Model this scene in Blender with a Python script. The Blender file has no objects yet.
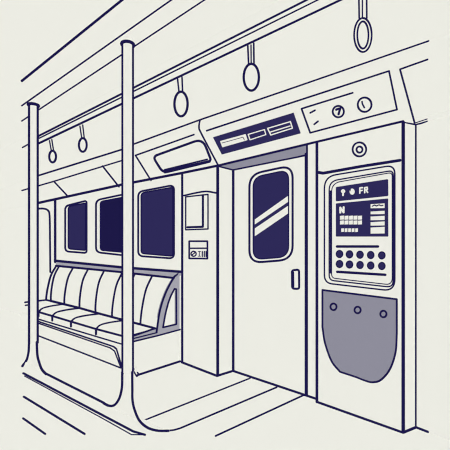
import bpy, math
from mathutils import Vector, Matrix

sc = bpy.context.scene
V = Vector
# ---------------------------------------------------------------- camera data
H = 1.18                       # eye height, metres
f = math.sqrt(415 * 355)       # focal length in pixels of a 450 px frame
CX, CY = 225.0, 252.0
l1 = math.hypot(f, 415); l2 = math.hypot(f, 355)
F = V((-f / l1, f / l2, 0)).normalized()
R = V((F.y, -F.x, 0)); Z = V((0, 0, 1)); C = V((0, 0, H))

def depth(p): return max((V(p) - C).dot(F), 0.3)
def ray(x, y): return F + R * ((x - CX) / f) + Z * ((CY - y) / f)

class Plane:
    """a real plane of the carriage; at() finds the point of it seen at x, y"""
    def __init__(s, p, n):
        s.p = V(p); s.n = V(n).normalized()
        if (C - s.p).dot(s.n) < 0: s.n = -s.n          # normal looks into the carriage
    def at(s, x, y, off=0.0):
        r = ray(x, y); p = s.p + s.n * off
        return C + r * ((p - C).dot(s.n) / r.dot(s.n))
    def pts(s, L, off=0.0): return [s.at(x, y, off) for x, y in L]

def pX(X): return Plane((X, 0, 0), (1, 0, 0))
def pY(Y): return Plane((0, Y, 0), (0, 1, 0))
def pZ(z): return Plane((0, 0, z), (0, 0, 1))
FLOOR = Plane((0, 0, 0), (0, 0, 1))
def pV(a, b):                  # upright plane over two points of the floor
    a = FLOOR.at(*a); b = FLOOR.at(*b); d = b - a
    return Plane(a, (d.y, -d.x, 0))

# ---------------------------------------------------------------- materials
def lin(c):
    c /= 255.0
    return c / 12.92 if c <= 0.04045 else ((c + 0.055) / 1.055) ** 2.4
MATS = {}
def mat(name, rgb):
    m = bpy.data.materials.new(name); m.use_nodes = True
    nt = m.node_tree; b = nt.nodes['Principled BSDF']
    col = tuple(lin(v) for v in rgb) + (1,)
    noise = nt.nodes.new('ShaderNodeTexNoise'); noise.inputs['Scale'].default_value = 3.0
    mix = nt.nodes.new('ShaderNodeMix'); mix.data_type = 'RGBA'
    mix.inputs[6].default_value = col
    mix.inputs[7].default_value = tuple(v * 0.985 for v in col[:3]) + (1,)
    nt.links.new(noise.outputs['Fac'], mix.inputs[0])
    nt.links.new(mix.outputs[2], b.inputs['Base Color'])
    b.inputs['Roughness'].default_value = 1.0
    b.inputs['Specular IOR Level'].default_value = 0.0
    MATS[name] = m
    return m
mat('cream_enamel', (236, 236, 227))
mat('navy_ink', (27, 23, 73))
mat('navy_glass', (46, 42, 88))
mat('dark_glass', (29, 25, 70))
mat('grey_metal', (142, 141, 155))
mat('grey_vinyl', (163, 162, 172))

# ---------------------------------------------------------------- mesh builder
def sphere_template(n=8, rings=4):
    vs = [V((0, 0, 1))]
    for i in range(1, rings):
        t = math.pi * i / rings
        for k in range(n):
            a = 2 * math.pi * k / n
            vs.append(V((math.sin(t) * math.cos(a), math.sin(t) * math.sin(a), math.cos(t))))
    vs.append(V((0, 0, -1)))
    fs = []
    for k in range(n): fs.append((0, 1 + k, 1 + (k + 1) % n))
    for i in range(rings - 2):
        a = 1 + i * n; b = a + n
        for k in range(n): fs.append((a + k, b + k, b + (k + 1) % n, a + (k + 1) % n))
    a = 1 + (rings - 2) * n; e = len(vs) - 1
    for k in range(n): fs.append((a + k, e, a + (k + 1) % n))
    return vs, fs
ST = sphere_template()
LIFT = 1.6; GAUGE = 1.33

class M:
    def __init__(s, *mats):
        s.m = list(mats) or ['cream_enamel']; s.v = []; s.f = []; s.i = []
    def mi(s, name):
        if name not in s.m: s.m.append(name)
        return s.m.index(name)
    def face(s, idx, m): s.f.append(tuple(idx)); s.i.append(m)
    def prism(s, pts, d, m=None):
        """solid with front outline pts, extruded by vector d"""
        m = s.mi(m or s.m[0]); d = V(d); pts = [V(p) for p in pts]; n = len(pts); o = len(s.v)
        s.v += pts + [p + d for p in pts]
        nn = V((0, 0, 0))
        for k in range(n): nn += pts[k].cross(pts[(k + 1) % n])
        fr = list(range(o, o + n)); bk = list(range(o + n, o + 2 * n))
        flip = nn.dot(d) > 0
        s.face(fr[::-1] if flip else fr, m); s.face(bk if flip else bk[::-1], m)
        for k in range(n):
            a, b = o + k, o + (k + 1) % n
            q = (a, a + n, b + n, b)
            s.face(q[::-1] if flip else q, m)
        return s
    def box(s, lo, hi, m=None):
        x0, y0, z0 = lo; x1, y1, z1 = hi
        return s.prism([(x0, y0, z0), (x1, y0, z0), (x1, y0, z1), (x0, y0, z1)], (0, y1 - y0, 0), m)
    def rod(s, a, b, ra, rb, m, n=8):
        a = V(a); b = V(b); t = b - a
        if t.length < 1e-6: return
        t.normalize(); u = t.cross(Z if abs(t.z) < .9 else V((1, 0, 0))).normalized(); w = t.cross(u)
        o = len(s.v)
        for p, r in ((a, ra), (b, rb)):
            for k in range(n):
                an = 2 * math.pi * k / n
                s.v.append(p + (u * math.cos(an) + w * math.sin(an)) * r)
        for k in range(n): s.face((o + k, o + (k + 1) % n, o + n + (k + 1) % n, o + n + k), m)
        s.face(tuple(range(o, o + n))[::-1], m); s.face(tuple(range(o + n, o + 2 * n)), m)
    def ball(s, p, r, m):
        o = len(s.v); s.v += [p + q * r for q in ST[0]]
        for fc in ST[1]: s.face([o + k for k in fc], m)
    def ink(s, pts, px=1.7, closed=False, m='navy_ink', px2=None):
        """raised piping along pts; its gauge grows with the distance"""
        mi = s.mi(m); pts = [V(p) for p in pts]; n = len(pts)
        def rr(k):
            w = px * GAUGE if px2 is None else px + (px2 - px) * k / (n - 1)
            return w * 0.5 * depth(pts[k]) / f
        pts = [p + (C - p).normalized() * rr(k) * LIFT for k, p in enumerate(pts)]   # the piping lies on the surface, not in it
        for k in range(n if closed else n - 1):
            j = (k + 1) % n; s.rod(pts[k], pts[j], rr(k), rr(j), mi)
        for k in range(n): s.ball(pts[k], rr(k), mi)
        return s
    def disc(s, c, n, r, th, m=None, seg=20, u=None, ry=None):
        n = V(n).normalized(); u = V(u) if u else n.cross(Z).normalized(); w = n.cross(u)
        ry = ry or r
        pts = [V(c) + u * r * math.cos(2 * math.pi * k / seg) + w * ry * math.sin(2 * math.pi * k / seg) for k in range(seg)]
        return s.prism(pts, -n * th, m)
    def build(s, name, parent=None, label=None, cat=None, group=None, kind=None):
        lo = [min(v[i] for v in s.v) for i in range(3)]; hi = [max(v[i] for v in s.v) for i in range(3)]
        o = V(((lo[0] + hi[0]) / 2, (lo[1] + hi[1]) / 2, lo[2]))
        me = bpy.data.meshes.new(name)
        me.from_pydata([tuple(v - o) for v in s.v], [], s.f)
        for m in s.m: me.materials.append(MATS[m])
        me.polygons.foreach_set('material_index', s.i)
        me.update()
        ob = bpy.data.objects.new(name, me); sc.collection.objects.link(ob)
        ob.location = o
        if parent:
            ob.parent = parent
            q = V((0, 0, 0)); a = parent
            while a: q += a.location; a = a.parent
            ob.location = o - q
        return tag(ob, label, cat, group, kind)

def tag(o, label=None, cat=None, group=None, kind=None):
    if label: o['label'] = label
    if cat: o['category'] = cat
    if group: o['group'] = group
    if kind: o['kind'] = kind
    return o
def thing(name, loc, label, cat, group=None, kind=None):
    o = bpy.data.objects.new(name, None); sc.collection.objects.link(o)
    o.location = loc; o.empty_display_size = .1
    return tag(o, label, cat, group, kind)

def rr(x0, y0, x1, y1, r=0, seg=6):
    return rq([(x0, y0), (x1, y0), (x1, y1), (x0, y1)], r, seg)
def rq(q, r, seg=6):
    """polygon with rounded corners; r one radius or one for each corner"""
    out = []; n = len(q)
    rs = r if isinstance(r, (list, tuple)) else [r] * n
    for k in range(n):
        p = V(q[k]).to_3d(); a = V(q[k - 1]).to_3d(); b = V(q[(k + 1) % n]).to_3d(); c = rs[k]
        if c <= 0: out.append((p.x, p.y)); continue
        da = (a - p).normalized(); db = (b - p).normalized()
        s, e = p + da * c, p + db * c
        for i in range(seg + 1):
            t = i / seg; m = s * (1 - t) ** 2 + p * 2 * t * (1 - t) + e * t * t
            # pull a little towards the corner: closer to an arc
            out.append((m.x, m.y))
    return out
def spline(P, n=6):
    """smooth curve through points (any dimension)"""
    P = [V(p) for p in P]; out = []
    for k in range(len(P) - 1):
        a = P[k - 1] if k else P[k] * 2 - P[k + 1]; b = P[k]; c = P[k + 1]
        d = P[k + 2] if k + 2 < len(P) else P[k + 1] * 2 - P[k]
        for i in range(n):
            t = i / n
            out.append(((b * 2) + (c - a) * t + (a * 2 - b * 5 + c * 4 - d) * t * t + (b * 3 - a - c * 3 + d) * t ** 3) * .5)
    out.append(P[-1])
    return out
def sp2(P, n=6): return [(p.x, p.y) for p in spline([V((a, b)) for a, b in P], n)]
def ell(cx, cy, rx, ry, n=24, rot=0):
    o = []
    for k in range(n):
        a = 2 * math.pi * k / n; x = rx * math.cos(a); y = ry * math.sin(a)
        o.append((cx + x * math.cos(rot) - y * math.sin(rot), cy + x * math.sin(rot) + y * math.cos(rot)))
    return o

# ---------------------------------------------------------------- the carriage's planes
A182 = (182, 362.5); A217 = (217, 376); A233 = (233, 371); A316 = (316, 398.5)
A317 = (317, 402); A403 = (403, 432); A416 = (416, 427.5); A428 = (428, 432)
YW = FLOOR.at(*A182).y
WALL = pY(YW); BULK = pV(A182, A217); JAMB = pV(A217, A233); DOOR = pV(A233, A316)
CONS = pV(A317, A403); CSIDE = pV(A403, A416); RWALL = pV(A416, A428)
B0 = BULK.at(217, 165.7); T0 = pX(B0.x).at(200, 120)
s_ = T0 - B0
HEAD = Plane(B0, V((1, 0, 0)).cross(s_))
ZC = 2.72
CEIL = pZ(ZC)
def down(P): return -P.n * 0.05

# ---------------------------------------------------------------- setting: floor
m = M()
m.box((-12, -2.2, -0.1), (3.0, 3.6, 0.0))
E0 = .001
def fline(a, b, w): m.ink([FLOOR.at(*a), FLOOR.at(*b)], w)
fline((141, 421.6), (250, 378.3), 1.3)
m.ink(FLOOR.pts([(169, 430.6), (174, 430), (180, 428.3), (276.7, 387.3)]), 1.4)
fline((215.5, 436), (304, 395), 1.4)
m.ink(FLOOR.pts([(23.3, 373.3), (133, 431.3), (145, 434.8)]), 1.7)
m.ink(FLOOR.pts([(24.5, 376), (100, 417), (131.5, 434.6), (145, 434.8)]), .9)
fline((23.7, 396.7), (84.7, 434), 1.6)
fline((23, 418.3), (45.3, 434), 1.5)
m.ink(FLOOR.pts([(46.5, 374), (104, 403)]), 1.8)                 # kerb line that links the two poles
m.ink(FLOOR.pts([(182, 362.5), (217, 376), (233, 371), (316, 398.8)]), 2.0)
m.ink(FLOOR.pts([(317, 402), (403, 432.6), (416, 427.3), (427.7, 431.8)]), 2.0)
m.build('floor', kind='structure')

# ---------------------------------------------------------------- setting: ceiling
m = M()
m.box((-12, -2.2, ZC), (3.0, 1.95, ZC + .1))
for a, b, w in (((21.7, 81), (122, 0), 1.75), ((21.7, 105.7), (150, 15), 1.15), ((21.7, 121), (150, 36), 1.1)):
    p = CEIL.at(*a); q = CEIL.at(*b); q = q + (q - p) * .6
    m.ink([p, q], w)
m.build('ceiling', kind='structure')
# sloping cove between ceiling and header
def xat(a, b, X):
    t = (X - a.x) / (b.x - a.x); return a + (b - a) * t
t1, t2, t3 = HEAD.pts([(38, 175.7), (200, 119.8), (428.5, 41)])
TL_, TM_, TR_ = xat(t1, t2, -12), t2, xat(t2, t3, 3)
b1, b2, b3 = HEAD.pts([(38, 203), (218, 165.6), (403, 121.3)])
BL_, BM_, BR_ = xat(b1, b2, -12), b2, xat(b2, b3, 3)
m = M()
m.prism([(-12, 1.95, ZC), (t2.x, 1.95, ZC), TM_, TL_], (0, .05, .08))
m.prism([(t2.x, 1.95, ZC), (3, 1.95, ZC), TR_, TM_], (0, .05, .08))
m.build('trim_1', kind='structure')

# ---------------------------------------------------------------- setting: header (slanted fascia over wall and doors)
m = M()
xl, xr = -12.0, 3.0
m.prism([TL_, TM_, TR_, BR_, BM_, BL_], -HEAD.n * .05)
def h(L, w, **k): m.ink(HEAD.pts(L), w, **k)
h([(38, 175.7), (122, 149.5)], 1.4); h([(134, 144), (200, 119.8), (300, 85.5), (428.5, 41)], 1.3)
h([(22, 190.5), (54, 181.3), (122, 160.5)], 1.2)
h([(54, 181.5), (68.3, 196.8)], 1.3); h([(102.5, 166), (119, 186.8)], 1.3)
h([(194, 134.6), (135.5, 155.4)], 1.3); h([(135.5, 155.4), (151, 180.4)], 1.3)
h(sp2([(200, 120), (199, 127), (201.3, 133.5), (218, 165)]), 1.4)
h([(38, 203), (122, 184.6), (182, 173), (218, 165.6)], 2.0)
h([(218, 165.6), (316, 142), (403, 121.3)], 1.8)
h([(206.7, 130.7), (300, 100), (389, 71), (397, 109.6), (310.2, 132.8), (301.5, 108.7), (352.7, 92.8)], 1.4)
h([(427.5, 59.5), (400, 69.3), (414.5, 122.5)], 1.4)
m.build('trim_2', kind='structure')

# ---------------------------------------------------------------- setting: windowed side wall
m = M()
m.prism([(-12, YW, 0), (WALL.at(182, 362.5).x, YW, 0), (WALL.at(182, 362.5).x, YW, 2.12), (-12, YW, 2.12)], (0, .05, 0))
def w(L, t, **k): m.ink(WALL.pts(L), t, **k)
w([(55.2, 200), (55.2, 262)], 2.0)
w([(182.2, 174), (182.2, 361.5)], 1.8)
m.build('wall_left', kind='structure')

# left wall's rounded panel near the picture's edge (second doorway)
m = M()
o = sp2([(38.3, 208.6), (44, 208.7), (48, 210.5), (49.6, 216), (50, 240), (50.3, 272)])
pan = WALL.pts([(30, 209)] + o + [(30, 276)], .006)
m.prism(pan, (0, .02, 0)); m.ink(WALL.pts(o, .006), 1.5)
m.build('door_2', kind='structure')

# windows
def window(nm, outer, pane, ro, rp, glass, lab, right=True, inner=None):
    t = thing(nm, WALL.at(*outer[3]), None, None, kind='structure')
    m = M(); q = WALL.pts(rq(outer, ro), .012); m.prism(q, (0, .012, 0)); m.ink(q, 1.5, closed=True); m.build('window_frame', t)
    m = M(glass); q = WALL.pts(rq(pane, rp), .016); m.prism(q, (0, .004, 0)); m.ink(q, 1.1, closed=True); m.build('pane', t, lab)
window('window_1', [(65.2, 206), (86.6, 200.6), (86.6, 253), (65.2, 251.4)], [(68.3, 206.5), (85.6, 203), (85.6, 250.3), (68.3, 248.8)], [4, 2.5, 2.5, 4], [3, 1.5, 1.5, 2.5], 'navy_glass', 'navy glass')
window('window_2', [(96, 200.2), (130, 193), (130, 256), (96, 252.2)], [(100.4, 201.5), (127, 196.5), (127, 252.5), (100.4, 250.2)], [5, 5, 5, 5], [3, 3, 3, 3], 'dark_glass', 'darker navy glass')
window('window_3', [(138.2, 191.8), (174, 185), (174, 258.5), (138.2, 256)], [(141.2, 193), (173, 187.2), (173, 256.2), (141.2, 253.4)], [5, 5, 5, 5], [3.5, 3, 3, 3], 'navy_glass', 'navy glass')

# ---------------------------------------------------------------- setting: bulkhead, jamb, soffits, door frame, right wall
m = M()
m.prism(BULK.pts([(182, 362.5), (217, 376)]) + [BULK.at(217, 165.2), BULK.at(182, 172)], -BULK.n * .04)
def b(L, t): m.ink(BULK.pts(L), t)
b([(217.7, 166), (217.7, 375.5)], 2.3)
b(sp2([(184, 195.6), (194, 193.3), (206, 191.4), (217.3, 193.2)], 3), 1.4)
m.build('wall_middle', kind='structure')
m = M()
m.prism([JAMB.at(217, 376), JAMB.at(233, 371), JAMB.at(233, 169), JAMB.at(217, 165)], -JAMB.n * .03)
m.ink([JAMB.at(233.2, 170), JAMB.at(233.2, 371)], 2.0)
m.build('trim_3', kind='structure')
# grey soffit over the door
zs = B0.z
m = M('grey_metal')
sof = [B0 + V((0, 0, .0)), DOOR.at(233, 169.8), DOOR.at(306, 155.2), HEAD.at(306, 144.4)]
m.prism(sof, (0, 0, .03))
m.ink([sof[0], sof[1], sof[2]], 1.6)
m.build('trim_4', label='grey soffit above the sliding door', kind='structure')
# door frame post
m = M()
post = DOOR.pts([(306, 395.2), (316.3, 398.6), (316.8, 140), (306, 142)], .004)
m.prism(post, -DOOR.n * .05)
m.ink(DOOR.pts([(306.3, 144), (306.3, 395)], .004), 2.6)
m.build('trim_5', kind='structure')
m = M()
m.prism(RWALL.pts([(414, 426.8), (470, 447.5)]) + RWALL.pts([(470, 60), (414, 80)]), -RWALL.n * .05)
e0, e1_ = RWALL.at(470, 447.5), V((3, RWALL.at(470, 447.5).y, 0))
m.prism([V((e0.x, e0.y, 0)), e1_, V((3, e0.y, 2.3)), V((e0.x, e0.y, 2.3))], (0, .05, 0))
m.ink(RWALL.pts([(415, 124.6), (421, 123.4), (427, 121.2)]), 1.4)
m.ink(RWALL.pts([(416, 122), (421, 121), (427, 119)], .004), 1.1)
m.build('wall_right', kind='structure')
m = M()
sa, sb, sc_, sd_ = HEAD.at(398, 122.5), HEAD.at(480, 102.8), RWALL.at(470, 109.2), RWALL.at(412, 125.4)
m.prism([sa, sb, sc_, sd_], (0, 0, .04))
m.prism([sb, V((3, sb.y, BR_.z)), V((3, sc_.y + .05, BR_.z)), V((sc_.x, sc_.y + .05, sc_.z))], (0, 0, .04))
SOF = Plane(HEAD.at(403, 121.3), (HEAD.at(490, 100.4) - HEAD.at(403, 121.3)).cross(RWALL.at(416, 124.6) - HEAD.at(403, 121.3)))
m.ink(SOF.pts([(415, 123), (421, 121), (427, 119)]), .9)
m.build('trim_6', kind='structure')
# closing walls behind the viewer and at the carriage ends
m = M(); m.box((-12, -2.25, 0), (3, -2.2, ZC)); m.build('wall_near', kind='structure')
m = M(); m.box((-12.05, -2.2, 0), (-12, 3.6, ZC)); m.build('wall_far', kind='structure')
m = M(); m.box((3, -2.2, 0), (3.05, 3.6, ZC)); m.build('wall_end', kind='structure')

# ---------------------------------------------------------------- setting: sliding door
d = thing('door_1', FLOOR.at(270, 383), None, None, kind='structure')
m = M()
m.prism(DOOR.pts([(233, 371), (306, 395.2), (306, 152), (233, 167)]), -DOOR.n * .04)
m.build('door_panel', d)
m = M()
q = DOOR.pts(rq([(249.4, 174.5), (292.6, 165.2), (292.6, 259.5), (249.4, 263)], [13, 13, 14, 13], 8), .008)
m.prism(q, -DOOR.n * .008); m.ink(q, 1.7, closed=True); wf = m.build('window_frame', d)
m = M('navy_glass')
q = DOOR.pts(rq([(253.2, 177.2), (288.6, 169.8), (288.6, 256.8), (253.2, 259.6)], [10, 10, 11, 10], 8), .012)
m.prism(q, -DOOR.n * .004); m.ink(q, 1.0, closed=True); pane = m.build('pane', d, 'navy glass')
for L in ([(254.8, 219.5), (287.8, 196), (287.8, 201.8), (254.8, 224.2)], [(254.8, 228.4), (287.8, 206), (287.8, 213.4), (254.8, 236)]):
    m = M(); m.prism(DOOR.pts(L, .016), -DOOR.n * .004); m.build('glare_stripe', pane, 'cream slanting band of painted glare on the glass')  # glare on the pane, put in as thin cream strips
m = M()
q = DOOR.pts(rq([(291.9, 270.3), (299, 269.6), (299.2, 288.9), (292.2, 288.6)], 2.2, 4), .02)
m.prism(q, -DOOR.n * .02); m.ink(q, 1.7, closed=True)
m.ink(DOOR.pts([(293.6, 272), (293.8, 287.2)], .02), .9)
m.build('door_handle', d)

# ---------------------------------------------------------------- control cabinet beside the door
c0 = FLOOR.at(360, 417)
cab = thing('control_cabinet', c0, 'tall cream equipment cabinet right of the sliding door, with navy screen and grey lower flap', 'cabinet')
m = M()
foot = [CONS.at(317, 402), CONS.at(403, 432), CSIDE.at(416, 427.5)]
foot.append(foot[0] + (foot[2] - foot[1]))
top = 2.035
fr_tl = CONS.at(317, 142.2); fr_tr = CONS.at(403, 121.9); sd = CSIDE.at(415.7, 124.6)
z4 = foot[3].copy(); z4.z = fr_tl.z
o = len(m.v); m.v += foot + [fr_tl, fr_tr, sd, z4]
# foot: 0 front-left 1 front-right 2 back-right 3 back-left ; 4 tl 5 tr 6 back tr 7 back tl
for q in ((0, 1, 5, 4), (1, 2, 6, 5), (2, 3, 7, 6), (3, 0, 4, 7), (4, 5, 6, 7), (3, 2, 1, 0)): m.face(q, 0)
m.ink([CONS.at(316.9, 143), CONS.at(316.9, 402)], 2.2)
m.ink([CONS.at(403.2, 121.8), CONS.at(403.2, 432)], 2.6)
m.ink([CSIDE.at(415.8, 124.6), CSIDE.at(415.8, 427.3)], 1.3)
m.ink([fr_tr, sd], 1.4)
m.ink(CONS.pts([(318.5, 172.4), (323, 173.2), (360, 166.6), (400, 160.3)]), 2.3)
m.build('cabinet_body', cab)
# round lock
m = M(); c = CONS.at(359.4, 149.4, .012); r_ = depth(c) / f
q = CONS.pts(ell(359.4, 149.4, 6.8, 7), .012); m.prism(q, -CONS.n * .012); m.ink(q, 1.5, closed=True)
m.ink(CONS.pts(ell(359.5, 149.6, 3, 3.1, 14), .012), 1.5, closed=True)
m.build('round_lock', cab)
# screen housing
m = M()
q = CONS.pts(rq([(324.4, 176.6), (394.8, 165), (394.8, 291.2), (324.4, 283)], [12, 9, 12, 8], 8), .006)
m.prism(q, -CONS.n * .006); m.ink(q, 1.2, closed=True)
q = CONS.pts(rq([(329.2, 181.2), (393.2, 170.4), (393.2, 287.4), (329.2, 280.2)], [9, 5, 7, 5], 8), .010)
m.prism(q, -CONS.n * .004); m.ink(q, 1.1, closed=True)
q = CONS.pts(rq([(331.6, 183.2), (392.2, 172.4), (392.2, 285), (331.6, 278)], [9, 4, 7, 4], 8), .014)
m.prism(q, -CONS.n * .004); m.ink(q, .8, closed=True)
m.ink(CONS.pts([(394.2, 176), (394.2, 279)], .012), 1.7)
m.ink(CONS.pts([(330.6, 191), (330.6, 273)], .014), 1.0)
unit = m.build('screen_housing', cab)
g = .014
def q4(mm, L, off, mname=None, r=0):
    mm.prism(CONS.pts(rq(L, r, 3) if r else L, off), -CONS.n * .003, mname)
m = M('navy_glass')
q4(m, [(335.8, 187), (388, 179), (388.2, 196), (335.8, 201.4)], g + .003, r=1.2)
cr = 'cream_enamel'; e = g + .006
q4(m, ell(343, 191.2, 2.1, 2.0, 10), e, cr); m.ink(CONS.pts([(343, 191), (343, 195.2)], e - .001), 1.4, m=cr)
q4(m, ell(352, 191.6, 2.5, 3.1, 12), e, cr); m.ink(CONS.pts([(350.6, 189.3), (350.3, 191)], e), .5)
def strokes(mm, lines, wpx, off, mname):
    for L in lines: mm.ink(CONS.pts(L, off), wpx, m=mname)
strokes(m, [[(359.8, 193.2), (359.8, 188)], [(359.8, 188), (362.6, 187.6)], [(359.8, 190.7), (362.2, 190.4)],
            [(364.7, 192.7), (364.7, 187.6), (367.2, 187.3), (367.4, 189.4), (364.9, 190)], [(366.2, 190), (367.6, 192.4)]], 1.1, e - .002, cr)
m.build('screen_banner', unit, 'navy banner strip with white icons and letters')
m = M('navy_glass')
q4(m, [(335.8, 203.4), (388, 198.4), (388.2, 236.6), (335.8, 236.6)], g + .003, r=.8)
strokes(m, [[(340.3, 212.6), (340.3, 207.6), (343.6, 212.4), (343.6, 207.2)]], 1.5, e - .002, cr)
for i in range(5):
    x = 340 + i * 4.5
    for y in (215.6, 220.4): q4(m, [(x, y + .3), (x + 3.7, y), (x + 3.7, y + 3.9), (x, y + 4.1)], e, cr)
    x = 341.2 + i * 3.5
    q4(m, [(x, 228.5), (x + 2.5, 228.3), (x + 2.5, 231.8), (x, 232)], e, cr)
for y0, y1 in ((203.6, 208), (211, 214), (216, 220), (221.6, 225.4), (227, 233.4)):
    q4(m, [(370.6, y0 + .6), (384.4, y0 - .2), (384.4, y1), (370.6, y1 + .2)], e, cr)
strokes(m, [[(372.3, 206.2), (374.6, 205), (376.5, 206), (379, 204.8), (381, 205.8), (383, 205.2)]], .9, e, 'navy_ink')
m.build('display_screen', unit, 'navy screen with white letter, cells and list')
m = M()
strokes(m, [[(337, 246.5), (378, 246.5)], [(337.2, 271.8), (385.3, 274.8)]], 2.0, g, 'navy_ink')
m.build('divider_bar', unit)
for row, (y0, dy) in enumerate(((254, 1.4), (264, 2.0))):
    for i, x in enumerate((339.5, 349.5, 360, 370.7, 381.8)):
        m = M('navy_glass'); q = CONS.pts(ell(x, y0 + dy * i / 4, 3.3, 3.6, 16), g + .008)
        m.prism(q, -CONS.n * .008); m.ink(q, .9, closed=True)
        m.build('button', unit)
# grey flap
m = M('grey_metal')
left = sp2([(322.4, 327), (325, 343), (331.5, 361), (340, 371.8)]); right = sp2([(356.7, 377.3), (365, 380.6), (372.5, 382.3), (381, 379.8), (390, 369), (395.6, 352), (396.8, 333)])
q = CONS.pts([(322.4, 290)] + left + right + [(396.8, 299.2)], .012)
m.prism(q, -CONS.n * .012); m.ink(q, 1.5, closed=True)
flap = m.build('lower_flap', cab, 'grey flap with rounded lower corners')
for x, y in ((333.5, 306.8), (357.6, 310), (383.4, 314)):
    m = M('grey_metal'); q = CONS.pts(ell(x, y, 3.1, 3.3, 14), .017); m.prism(q, -CONS.n * .005); m.ink(q, 1.5, closed=True); m.build('rivet', flap)

# ---------------------------------------------------------------- things on the header
hd = thing('destination_display', HEAD.at(256, 145), 'navy display panel with three slots on the header above the sliding door', 'display panel')
m = M('navy_glass')
m.prism(HEAD.pts([(212.9, 137.4), (292.9, 113), (300, 133.6), (221.8, 154.6)], .012), -HEAD.n * .012); m.build('display_panel', hd)
def hq(nm, L, off, fill, w_, lab=None, extra=None):
    m = M(fill); q = HEAD.pts(L, off); m.prism(q, -HEAD.n * .003)
    if w_: m.ink(q, w_, closed=True, m='cream_enamel')
    if extra: m.ink(HEAD.pts(extra[0], off), extra[1], m=extra[2])
    return m.build(nm, hd, lab)
hq('display_slot', [(220.6, 141.4), (245.3, 134.6), (247, 139.8), (222.6, 146.8)], .015, 'cream_enamel', .7, 'cream filled slot', ([(222, 143), (243, 137.2), (244.4, 140)], .55, 'navy_ink'))
hq('display_slot', [(248.2, 134.4), (264.4, 129.6), (265.8, 134.6), (250, 139.8)], .015, 'navy_glass', .8, 'dark slot outlined in cream')
hq('display_slot', [(267.6, 128.4), (290.4, 121.6), (292.4, 128.2), (270.8, 135)], .015, 'navy_glass', .9, 'slot with a cream bar', ([(270.5, 132), (290, 126)], .9, 'cream_enamel'))

gp = thing('gauge_dial', HEAD.at(338, 111.6), 'smaller left dial with a figure mark on the header panel', 'gauge', 'dials on the header panel')
m = M(); q = HEAD.pts(ell(338.3, 111.6, 5.6, 5.7, 20), .01); m.prism(q, -HEAD.n * .01); m.ink(q, 1.5, closed=True); m.build('dial_face', gp)
m = M(); m.ink(HEAD.pts([(336.3, 109.6), (338, 108.9), (340.2, 108.6), (339.4, 111.2), (338.6, 114.2)], .01), 1.9); m.build('dial_mark', gp)
gp = thing('gauge_dial', HEAD.at(364.6, 104.7), 'larger right dial with one slanted tick on the header panel', 'gauge', 'dials on the header panel')
m = M(); q = HEAD.pts(ell(364.6, 104.7, 6.9, 7.2, 20), .01); m.prism(q, -HEAD.n * .01); m.ink(q, 1.5, closed=True); m.build('dial_face', gp)
m = M(); m.ink(HEAD.pts([(362, 101.6), (362.4, 104), (364.4, 107.6)], .01), 1.2); m.build('dial_mark', gp)
for L, lab in (([(310.2, 112.9), (315, 110.3)], 'upper small navy slit at the left of the dial panel'), ([(314.2, 124.3), (318, 121.3)], 'lower small navy slit at the left of the dial panel')):
    m = M('navy_ink'); m.ink(HEAD.pts(L), 1.4); m.build('indicator_slit', None, lab, 'slit', 'slits on the dial panel')

ht = thing('overhead_hatch', HEAD.at(182, 160), 'rounded cream hatch cover on the header left of the display panel', 'hatch')
m = M()
q = HEAD.pts(rq([(152.8, 156.6), (202.5, 138.6), (211.5, 161.2), (163, 173)], [5, 9, 4, 6], 6), .008)
m.prism(q, -HEAD.n * .008); m.ink(q, 1.9, closed=True)
m.ink(HEAD.pts([(164.5, 169.8), (180, 166), (207.3, 159.3)], .008), 1.3)
m.ink(HEAD.pts([(165, 172), (209.3, 161.4)], .008), 2.4)
m.build('hatch_cover', ht)

# ---------------------------------------------------------------- things on the bulkhead
wc = thing('wall_cabinet', BULK.at(195, 230), 'small cream box cabinet fixed on the wall right of the bench windows', 'cabinet')
m = M()
o_ = .05
m.prism([BULK.at(185.2, 196.9, .04), BULK.at(203, 195, .04), BULK.at(203, 229.4, .04), BULK.at(185.2, 229.8, .04)], -BULK.n * .04)
m.prism([BULK.at(203, 195, .03), BULK.at(208, 194.4, .03), BULK.at(208, 229, .03), BULK.at(203, 229.4, .03)], -BULK.n * .03)
m.ink(BULK.pts([(185.7, 196.9), (197, 195.6), (208, 194.4), (208, 229), (185.7, 229.8)], .04), 1.15, closed=True)
m.build('cabinet_body', wc)
m = M()
m.prism(BULK.pts([(186.6, 198), (202.6, 196.4), (202.6, 226.8), (186.6, 227.3)], .045), -BULK.n * .005)
m.ink(BULK.pts([(202.9, 196), (202.9, 226.8), (187.4, 227.3)], .045), 1.7)
m.build('door', wc)
nt_ = thing('wall_notice', BULK.at(198, 258), 'small framed notice with symbols on the wall under the box cabinet', 'notice')
m = M(); q = BULK.pts([(189.2, 241.2), (207.4, 241.2), (207.4, 258.6), (189.2, 258.4)], .006); m.prism(q, -BULK.n * .006); m.ink(q, 1.4, closed=True)
m.ink(BULK.pts([(189.2, 248.3), (207.4, 248.2)], .006), 1.2); m.build('notice_board', nt_)
m = M('navy_ink'); m.ink(BULK.pts(ell(193.6, 253.8, 2.6, 2.5, 12), .006), 1.1, closed=True)
m.ink(BULK.pts([(191.8, 255.2), (195.3, 252.3)], .006), 1.0); m.build('round_symbol', nt_)
m = M('navy_ink'); m.ink(BULK.pts([(198.2, 251.5), (200.6, 251.5)], .006), .6); m.ink(BULK.pts([(199.4, 251.5), (199.4, 256.2)], .006), .6); m.ink(BULK.pts([(198.2, 256.2), (200.6, 256.2)], .006), .6)
m.build('letter_symbol', nt_)
for x in (202.3, 204.3, 206.1):
    m = M('navy_ink'); m.ink(BULK.pts([(x, 251.5), (x, 256.6)], .006), 1.0); m.build('bar_symbol', nt_)

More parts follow.
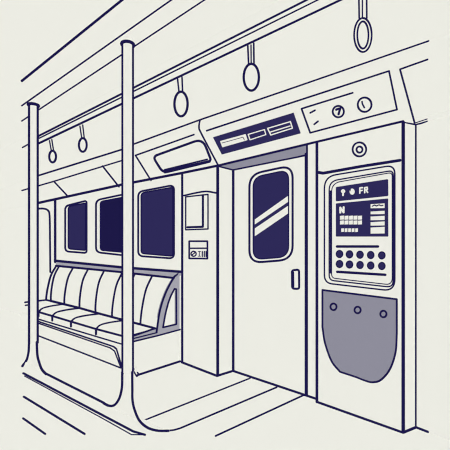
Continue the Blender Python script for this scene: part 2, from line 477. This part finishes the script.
# ---------------------------------------------------------------- bench
XE = FLOOR.at(181, 361).x
END = pX(XE)
prof_px = [(173.6, 278), (166, 292), (160, 310), (155, 328.4)]
prof = [END.at(*p) for p in prof_px]                      # backrest curve at the right end
sf = END.at(128.5, 337.6); sfb = END.at(128.5, 343.5)
YA, YD, YF = prof[0].y, prof[3].y, sf.y
pA, pD, pF = pY(YA), pY(YD), pY(YF)
# left end of the backrest
lA = pA.at(56, 265.8); lD = pD.at(46, 300)
bench = thing('bench', FLOOR.at(140, 374) + V((-1.3, .3, 0)), 'long cream padded bench with grey top rail and end frame under the windows', 'bench')
bench.location.z = 0
# seam positions along the bench (top and bottom of the backrest), in picture order
seams = [((59, 266.6), (51, 301)), ((73, 268), (64.4, 304.3)), ((88, 269.4), (79.6, 308)), ((104, 271), (95.6, 312.6)), ((122, 273), (112, 317)),
         ((134.5, 274.6), (124, 320.2)), ((152, 276.2), (140.4, 324.4)), ((173.6, 278), (155, 328.4))]
def lerp(a, b, t): return a + (b - a) * t
Pr = [V((p.y, p.z)) for p in prof]
def seam3(tp, bt):
    """backrest curve between its top and bottom points"""
    a = pA.at(*tp); d_ = pD.at(*bt)
    out = []
    for p in spline([V((q.x, q.y)) for q in Pr], 4):
        u = (p.y - Pr[3].y) / (Pr[0].y - Pr[3].y)        # height share
        x = lerp(d_.x, a.x, u ** .8); z = lerp(d_.z, a.z, u)
        out.append(V((x, p.x, z)))
    return out
curves = [seam3(*s) for s in seams]
for k in range(len(curves) - 1):
    a, b_ = curves[k], curves[k + 1]
    m = M()
    n = len(a); o = len(m.v)
    dpt = V((0, .10, -.03))
    mid = [(p + q) * .5 + V((0, -.0, 0)) for p, q in zip(a, b_)]
    rows = [a, mid, b_]
    for rw in rows: m.v += list(rw)
    for rw in rows: m.v += [p + dpt for p in rw]
    for r2 in range(2):
        for i in range(n - 1):
            i0 = o + r2 * n + i
            m.face((i0, i0 + 1, i0 + n + 1, i0 + n), 0)
            j0 = i0 + 3 * n; m.face((j0, j0 + n, j0 + n + 1, j0 + 1), 0)
    for i in range(n - 1):
        m.face((o + i, o + 3 * n + i, o + 3 * n + i + 1, o + i + 1), 0)
        e2 = o + 2 * n; m.face((e2 + i, e2 + i + 1, e2 + 3 * n + i + 1, e2 + 3 * n + i), 0)
    for r2 in range(2):
        t0 = o + r2 * n; m.face((t0, t0 + n, t0 + 4 * n, t0 + 3 * n), 0)
        t1 = o + r2 * n + n - 1; m.face((t1, t1 + 3 * n, t1 + 4 * n, t1 + n), 0)
    if k != 4 or True: m.ink(a, 1.5)
    m.ink([a[-1], b_[-1]], 1.9)
    m.build('back_cushion', bench)
# left bolster of the backrest
a = seam3((56.3, 266), (46.2, 300)); b_ = curves[0]
m = M()
for i in range(len(a) - 1):
    m.prism([a[i], a[i + 1], b_[i + 1], b_[i]], (0, .08, -.02))
m.ink(a, 1.6)
m.ink([a[-1], b_[-1]], 1.6)
m.build('back_bolster', bench)

# seat cushions: seams across the seat
top_z = lambda x: lerp(sf.z, pF.at(39, 312).z, (x - sf.x) / (pF.at(39, 312).x - sf.x))
def seat_line(back, curve, front):
    """from the backrest foot to the front edge"""
    bk = pD.at(*back); fr = pF.at(*front)
    dx, dy = back[0] - front[0], front[1] - back[1]
    L = [bk, pZ(lerp(bk.z, fr.z, .4)).at(front[0] + dx * .5, front[1] - dy * .76),
         pZ(lerp(bk.z, fr.z, .8)).at(front[0] + dx * .16, front[1] - dy * .46), fr]
    return spline(L, 4)
seatseams = [((46, 300), (30, 309.3)), ((62, 304.6), (38.6, 312)), ((80, 308.2), (52.3, 316)), ((100, 313.8), (71, 321.6)), ((123.5, 320.6), (96, 329)), ((155, 328.4), (128.5, 337.6))]
SC = []
for bk, fr in seatseams: SC.append(seat_line(bk, None, fr))
SC[-1] = [lerp(pD.at(155, 328.4), sf, t / 12) for t in range(13)]
for k in range(len(SC) - 1):
    a, b_ = SC[k], SC[k + 1]; m = M(); n = len(a)
    th = V((0, 0, sfb.z - sf.z))
    m.v += a + b_ + [p + th for p in a] + [p + th for p in b_]
    for i in range(n - 1):
        m.face((i, i + 1, n + i + 1, n + i), 0); m.face((2 * n + i, 3 * n + i, 3 * n + i + 1, 2 * n + i + 1), 0)
        m.face((i, 2 * n + i, 2 * n + i + 1, i + 1), 0); m.face((n + i, n + i + 1, 3 * n + i + 1, 3 * n + i), 0)
    m.face((0, n, 3 * n, 2 * n), 0); m.face((n - 1, 3 * n - 1, 4 * n - 1, 2 * n - 1), 0)
    if k:
        m.ink(a, 1.5)
        m.ink([a[-1], a[-1] + th], 1.7)
    if k: m.ink([a[-1], b_[-1]], 1.7)
    if k == len(SC) - 2:
        m.ink(b_, 1.5)
    m.build('seat_cushion', bench)
# carcass under the seat
xl_ = pF.at(20, 305).x
m = M()
zt = sfb.z - .0
zb_l = pF.at(38, 335.5).z; zb_r = pF.at(120, 367.5).z
sideF = END.at(137, 375).y
m.prism([(xl_, YF + .012, .06), (XE, YF + .012, .06), (XE, YF + .012, zt), (xl_, YF + .012, zt - .02 + .02)], (0, YW - YF - .02, 0))
m.prism([(XE - .04, sideF, 0), (XE, sideF, 0), (XE, YW, 0), (XE - .04, YW, 0)], (0, 0, .1))
pG = pY(YF + .012)
m.ink(pG.pts([(38.5, 319.2), (122, 344.2)]), 1.2)
m.ink(pG.pts([(38.5, 321.5), (113.5, 346.6), (116.5, 349), (122.5, 369.5)]), 1.3)
m.ink(pG.pts([(38.5, 323.3), (110, 347.8), (114.5, 351), (121, 368)]), 1.1)
m.ink(pG.pts([(38.5, 335.8), (120.5, 367.8)]), 1.2)
m.ink(FLOOR.pts([(181.5, 361), (137.5, 375.2)]), 2.0)
m.ink(FLOOR.pts([(133.5, 371), (136.8, 376.6), (139, 374.5), (134.8, 369)]), 1.2)
m.build('bench_base', bench)
# grey edging under the cushions at the right end, and the end frame
m = M('grey_vinyl')
OF = .012
e1 = END.pts([(126, 339.2), (155, 328.6), (157, 332), (181.3, 326.6), (181.3, 329.2), (134, 341.2), (126, 343.3)], OF)
m.prism(e1, (-.03, 0, 0))
m.ink(END.pts([(134, 341.4), (158, 335.6), (181.5, 329.2)], OF), 1.3)
m.ink(END.pts([(134, 338.4), (157, 332.6)], OF), 1.1)
m.ink(END.pts([(134, 334.6), (155, 328.8)], OF), 1.1)
m.build('edge_band', bench, 'grey band under the cushion end')
m = M('grey_vinyl')
out = sp2([(175.8, 275.5), (173.4, 278.2), (166, 292), (160, 310), (156.6, 331.8)], 5)
hole_l = sp2([(174.6, 288.8), (170, 298), (166, 311.5), (163, 327.4)], 5)
# two prisms round the hole: the curved strut and the upright with the foot rail
m.prism(END.pts(out + [(163, 329.5)] + hole_l[::-1] + [(176.5, 287), (181.6, 273)], OF), (-.03, 0, 0))
m.prism(END.pts([(176.4, 289), (176.4, 324.2), (163, 327.4), (157, 332.4), (181.6, 327), (181.6, 272), (178, 280)], OF), (-.03, 0, 0))
m.ink(END.pts([(181.6, 271.6)] + out, OF), 1.6)
m.ink(END.pts(hole_l + [(176.4, 324.2), (176.2, 289.2)], OF), 1.4, closed=True)
m.build('end_frame', bench, 'grey curved end frame with triangular opening')
# grey top rail
m = M('grey_vinyl')
tp = [(55.8, 260.8), (123, 267.4), (181.7, 271.8)]; bt = [(173.8, 278), (122, 272.2), (56, 265.8)]
T = [WALL.at(*p, .02) for p in tp]; Bm = [pA.at(*p) for p in bt]
o = 0; m.v += T + Bm + [p + V((0, 0, -.03)) for p in T] + [p + V((0, 0, -.0301)) for p in Bm]
for q in ((0, 5, 4, 1), (1, 4, 3, 2), (5, 11, 10, 4), (4, 10, 9, 3), (0, 1, 7, 6), (1, 2, 8, 7), (6, 7, 10, 11), (7, 8, 9, 10), (0, 6, 11, 5), (2, 3, 9, 8)): m.face(q, 0)
m.ink(T, 2.0); m.ink(Bm, 1.7)
m.build('top_rail', bench, 'grey rail along the top of the backrest')
# short ends of the armrest seen left of the pole
m = M()
YL = (lD.y + YF) / 2
a_ = [pX(lD.x).at(46, 300), pX(lD.x).at(25, 302.3)]; b2 = [pX(lD.x).at(46, 303), pX(lD.x).at(25.5, 305.3)]
m.prism([a_[0], a_[1], b2[1], b2[0]], (-.04, 0, 0)); m.ink(a_, 1.4); m.ink(pX(lD.x).pts([(37, 303.6), (25.5, 305.3)]), 1.2)
m.build('armrest', bench)

# ---------------------------------------------------------------- handrail with straps
def rail_pt(x, y): return pY(1.84).at(x, y)
p1 = rail_pt(38.3, 143.8); p2 = rail_pt(250, 42.5)
dr = (p2 - p1)
def on_rail(t): return p1 + dr * t
ZR = (p1.z + p2.z) / 2
rt = thing('handrail', (-2, 1.84, ZR), 'long cream ceiling handrail that the hand straps hang from', 'rail')
m = M()
x0, x1 = -6.3, .3
yb, hgt = 1.84, .085
m.box((rail_pt(30, 147).x, yb - .0, ZR), (x1, yb + .05, ZR + hgt))
def rl(yo, zo, w, xa=None): m.ink([V((xa if xa is not None else rail_pt(38.3, 144).x, yb + yo, ZR + zo)), V((x1, yb + yo, ZR + zo))], w)
rl(0, 0, 1.6); rl(0, .058, 1.1); rl(.0, .088, 1.5)
xa = pY(1.84).at(22.5, 149).x
m.box((xa, yb, ZR + .015), (rail_pt(30, 147).x, yb + .05, ZR + .06))
m.ink([V((xa, yb, ZR + .045)), V((rail_pt(38.3, 144).x, yb, ZR + .058))], 1.1)
m.ink([V((xa + .25, yb, ZR + .018)), V((rail_pt(38.3, 144).x, yb, ZR + .025))], 1.0)
m.build('rail_tube', rt)

def strap(cx, cy, rx, ry, band, lab, wr, wb, inner=None, mid=None):
    Pn = pY(1.84); top3 = on_rail(0); 
    # strap plane through the rail, facing the aisle viewer
    c = Pn.at(cx, cy); PL = Plane(c, -F)
    t = thing('hanging_strap', c, lab, 'hand strap', 'hand straps on the handrail')
    m = M()
    q = PL.pts(band); m.prism(q, F * .006)
    m.ink([q[0], q[3]], wb); m.ink([q[1], q[2]], wb)
    if mid: m.ink(PL.pts(mid), wb * .8)
    m.build('strap_band', t)
    m = M()
    if inner:
        o = PL.pts(ell(cx, cy, rx, ry, 32)); i = PL.pts(ell(cx, cy, inner[0], inner[1], 32)); n = 32
        for k in range(n):
            j = (k + 1) % n; m.prism([o[k], o[j], i[j], i[k]], F * .012)
        m.ink(o, wr, closed=True); m.ink(i, wr, closed=True)
    else:
        m.ink(PL.pts(ell(cx, cy, rx, ry, 28)), wr, closed=True)
    m.build('strap_ring', t, None if inner else 'dark ring')
strap(52.6, 156.6, 3.4, 5.8, [(49.5, 140.6), (51.8, 139.6), (53.6, 151), (51.4, 151)], 'leftmost and smallest hand strap on the handrail, beside the far pole', 1.7, 1.1)
strap(82.8, 145, 3.9, 6.8, [(79.9, 126.2), (82.7, 125), (84.3, 138.4), (81.8, 138.4)], 'hand strap between the two poles', 1.7, 1.1)
strap(181, 104, 6.6, 12.3, [(177.6, 79), (182, 77), (182.6, 92), (179, 92)], 'hand strap next right of the near pole, above the header hatch', 1.9, 1.3)
strap(251.3, 77.2, 7.6, 13.4, [(247.8, 45.6), (253.7, 43), (254, 64), (248.6, 64)], 'hand strap above the navy display panel', 1.9, 1.4, mid=[(251, 45), (251.2, 63)])
strap(362.9, 35, 8.8, 17, [(358.8, -6), (366.6, -8), (366.8, 18), (359.2, 18)], 'largest hand strap at the upper right, with a double-edged ring', 1.4, 1.4, inner=(5.6, 13.6), mid=[(362.4, -6), (362.4, 18)])

# ---------------------------------------------------------------- grab poles
YP = 1.555
PP = pY(YP)
def pole(cx, hw, ytop, left, right, lab, capL):
    base = PP.at(cx, 404 + .515 * (cx - 105)); base.z = 0
    t = thing('grab_pole', base, lab, 'pole', 'upright grab poles')
    r = hw * depth(base) / f
    m = M(); n = 24
    top = PP.at(cx, ytop)
    m.rod(V((base.x, base.y, PP.at(cx, left[0][1]).z)), V((base.x, base.y, ZC)), r, r, 0, n=24)
    zl = PP.at(cx, left[0][1]).z; zr_ = PP.at(cx, right[0][1]).z
    s = V((base.y - C.y, -(base.x - C.x), 0)).normalized() * r      # raised seams run down both flanks
    for sg, zz in ((-1, zl), (1, zr_)):
        m.ink([V((base.x, base.y, zz - .01)) + s * sg, V((base.x, base.y, top.z + .004)) + s * sg], 1.9)
    m.build('pole_tube', t)
    m = M('navy_ink'); rc = r * 1.2                     # dark collar ring under the ceiling
    m.ink([V((base.x + rc * math.cos(k * math.pi / 14), base.y + rc * math.sin(k * math.pi / 14), top.z)) for k in range(28)], capL, closed=True)
    m.build('pole_cap', t, 'dark cap')
    m = M()
    L = sp2(left); Rr = sp2(right)
    def on_pole(x, y):
        p = PP.at(x, y)
        return p if p.z > .006 else FLOOR.at(x, y, .006)
    lp = [on_pole(*q) for q in L]; rp = [on_pole(*q) for q in Rr]
    poly = lp + rp[::-1]
    m.prism([p + V((0, -.004, 0)) for p in poly], (0, .012, 0))
    m.ink([p + V((0, -.004, 0)) for p in lp], 1.9); m.ink([p + V((0, -.004, 0)) for p in rp], 1.9)
    m.build('flared_foot', t)
pole(127.7, 4.95, 44.5, [(122.7, 372), (122.4, 387), (119.8, 398), (115, 404.8), (109.5, 405.6), (104, 403)],
     [(132.7, 372), (132.8, 388), (133, 400), (135.2, 410), (140, 420.5), (148, 427.4), (158, 430.4), (169, 430.6)], 'near tall cream grab pole in front of the bench, floor to ceiling', 2.4)
pole(33.4, 3.8, 105.3, [(29.6, 342), (29, 352), (27, 360), (22.8, 366)],
     [(37.2, 342), (37.8, 355), (39.8, 363), (42.4, 369.5), (46.5, 374)], 'far thinner-looking cream grab pole at the left edge beside the bench end', 2.4)

# ---------------------------------------------------------------- light: added shadowless fill suns all around, for flat shading
phi = (1 + 5 ** .5) / 2
dirs = []
for a in (-1, 1):
    for c_ in (-1, 1):
        dirs += [(V((0, a, c_ * phi)), 5), (V((a, c_ * phi, 0)), 5), (V((c_ * phi, 0, a)), 5)]
        dirs += [(V((a / phi, 0, c_ * phi)), 5.4), (V((0, c_ * phi, a / phi)), 5.4), (V((c_ * phi, a / phi, 0)), 5.4)]
        for e_ in (-1, 1): dirs.append((V((a, c_, e_)), 5.4))
def total(n): return sum(max(0, d_.normalized().dot(V(n).normalized())) * w for d_, w in dirs)
tot = total((0, -1, 0))
for d_, w in dirs:
    L = bpy.data.lights.new('fill_sun', 'SUN'); L.energy = .935 * math.pi * w / tot; L.angle = .7; L.use_shadow = False; L.cycles.use_multiple_importance_sampling = False
    o = bpy.data.objects.new('fill_sun', L); sc.collection.objects.link(o)
    o.rotation_euler = d_.to_track_quat('Z', 'Y').to_euler(); o.location = (-2, .5, 1.3)
w_ = bpy.data.worlds.new('world'); w_.use_nodes = True; sc.world = w_
w_.node_tree.nodes['Background'].inputs[1].default_value = 0.0

sc.view_settings.view_transform = 'Standard'; sc.view_settings.look = 'None'
sc.view_settings.exposure = 0; sc.view_settings.gamma = 1; sc.view_settings.use_curve_mapping = False
sc.cycles.max_bounces = 0; sc.cycles.diffuse_bounces = 0
sc.cycles.use_denoising = True; sc.cycles.use_adaptive_sampling = False; sc.cycles.filter_width = 1.2

# ---------------------------------------------------------------- camera
cd = bpy.data.cameras.new('camera'); cam = bpy.data.objects.new('camera', cd); sc.collection.objects.link(cam)
cd.sensor_width = 36; cd.lens = f / 450 * 36; cd.shift_y = (CY - 225) / 450; cd.clip_start = .05
cam.location = C
cam.rotation_euler = F.to_track_quat('-Z', 'Y').to_euler()
sc.camera = cam
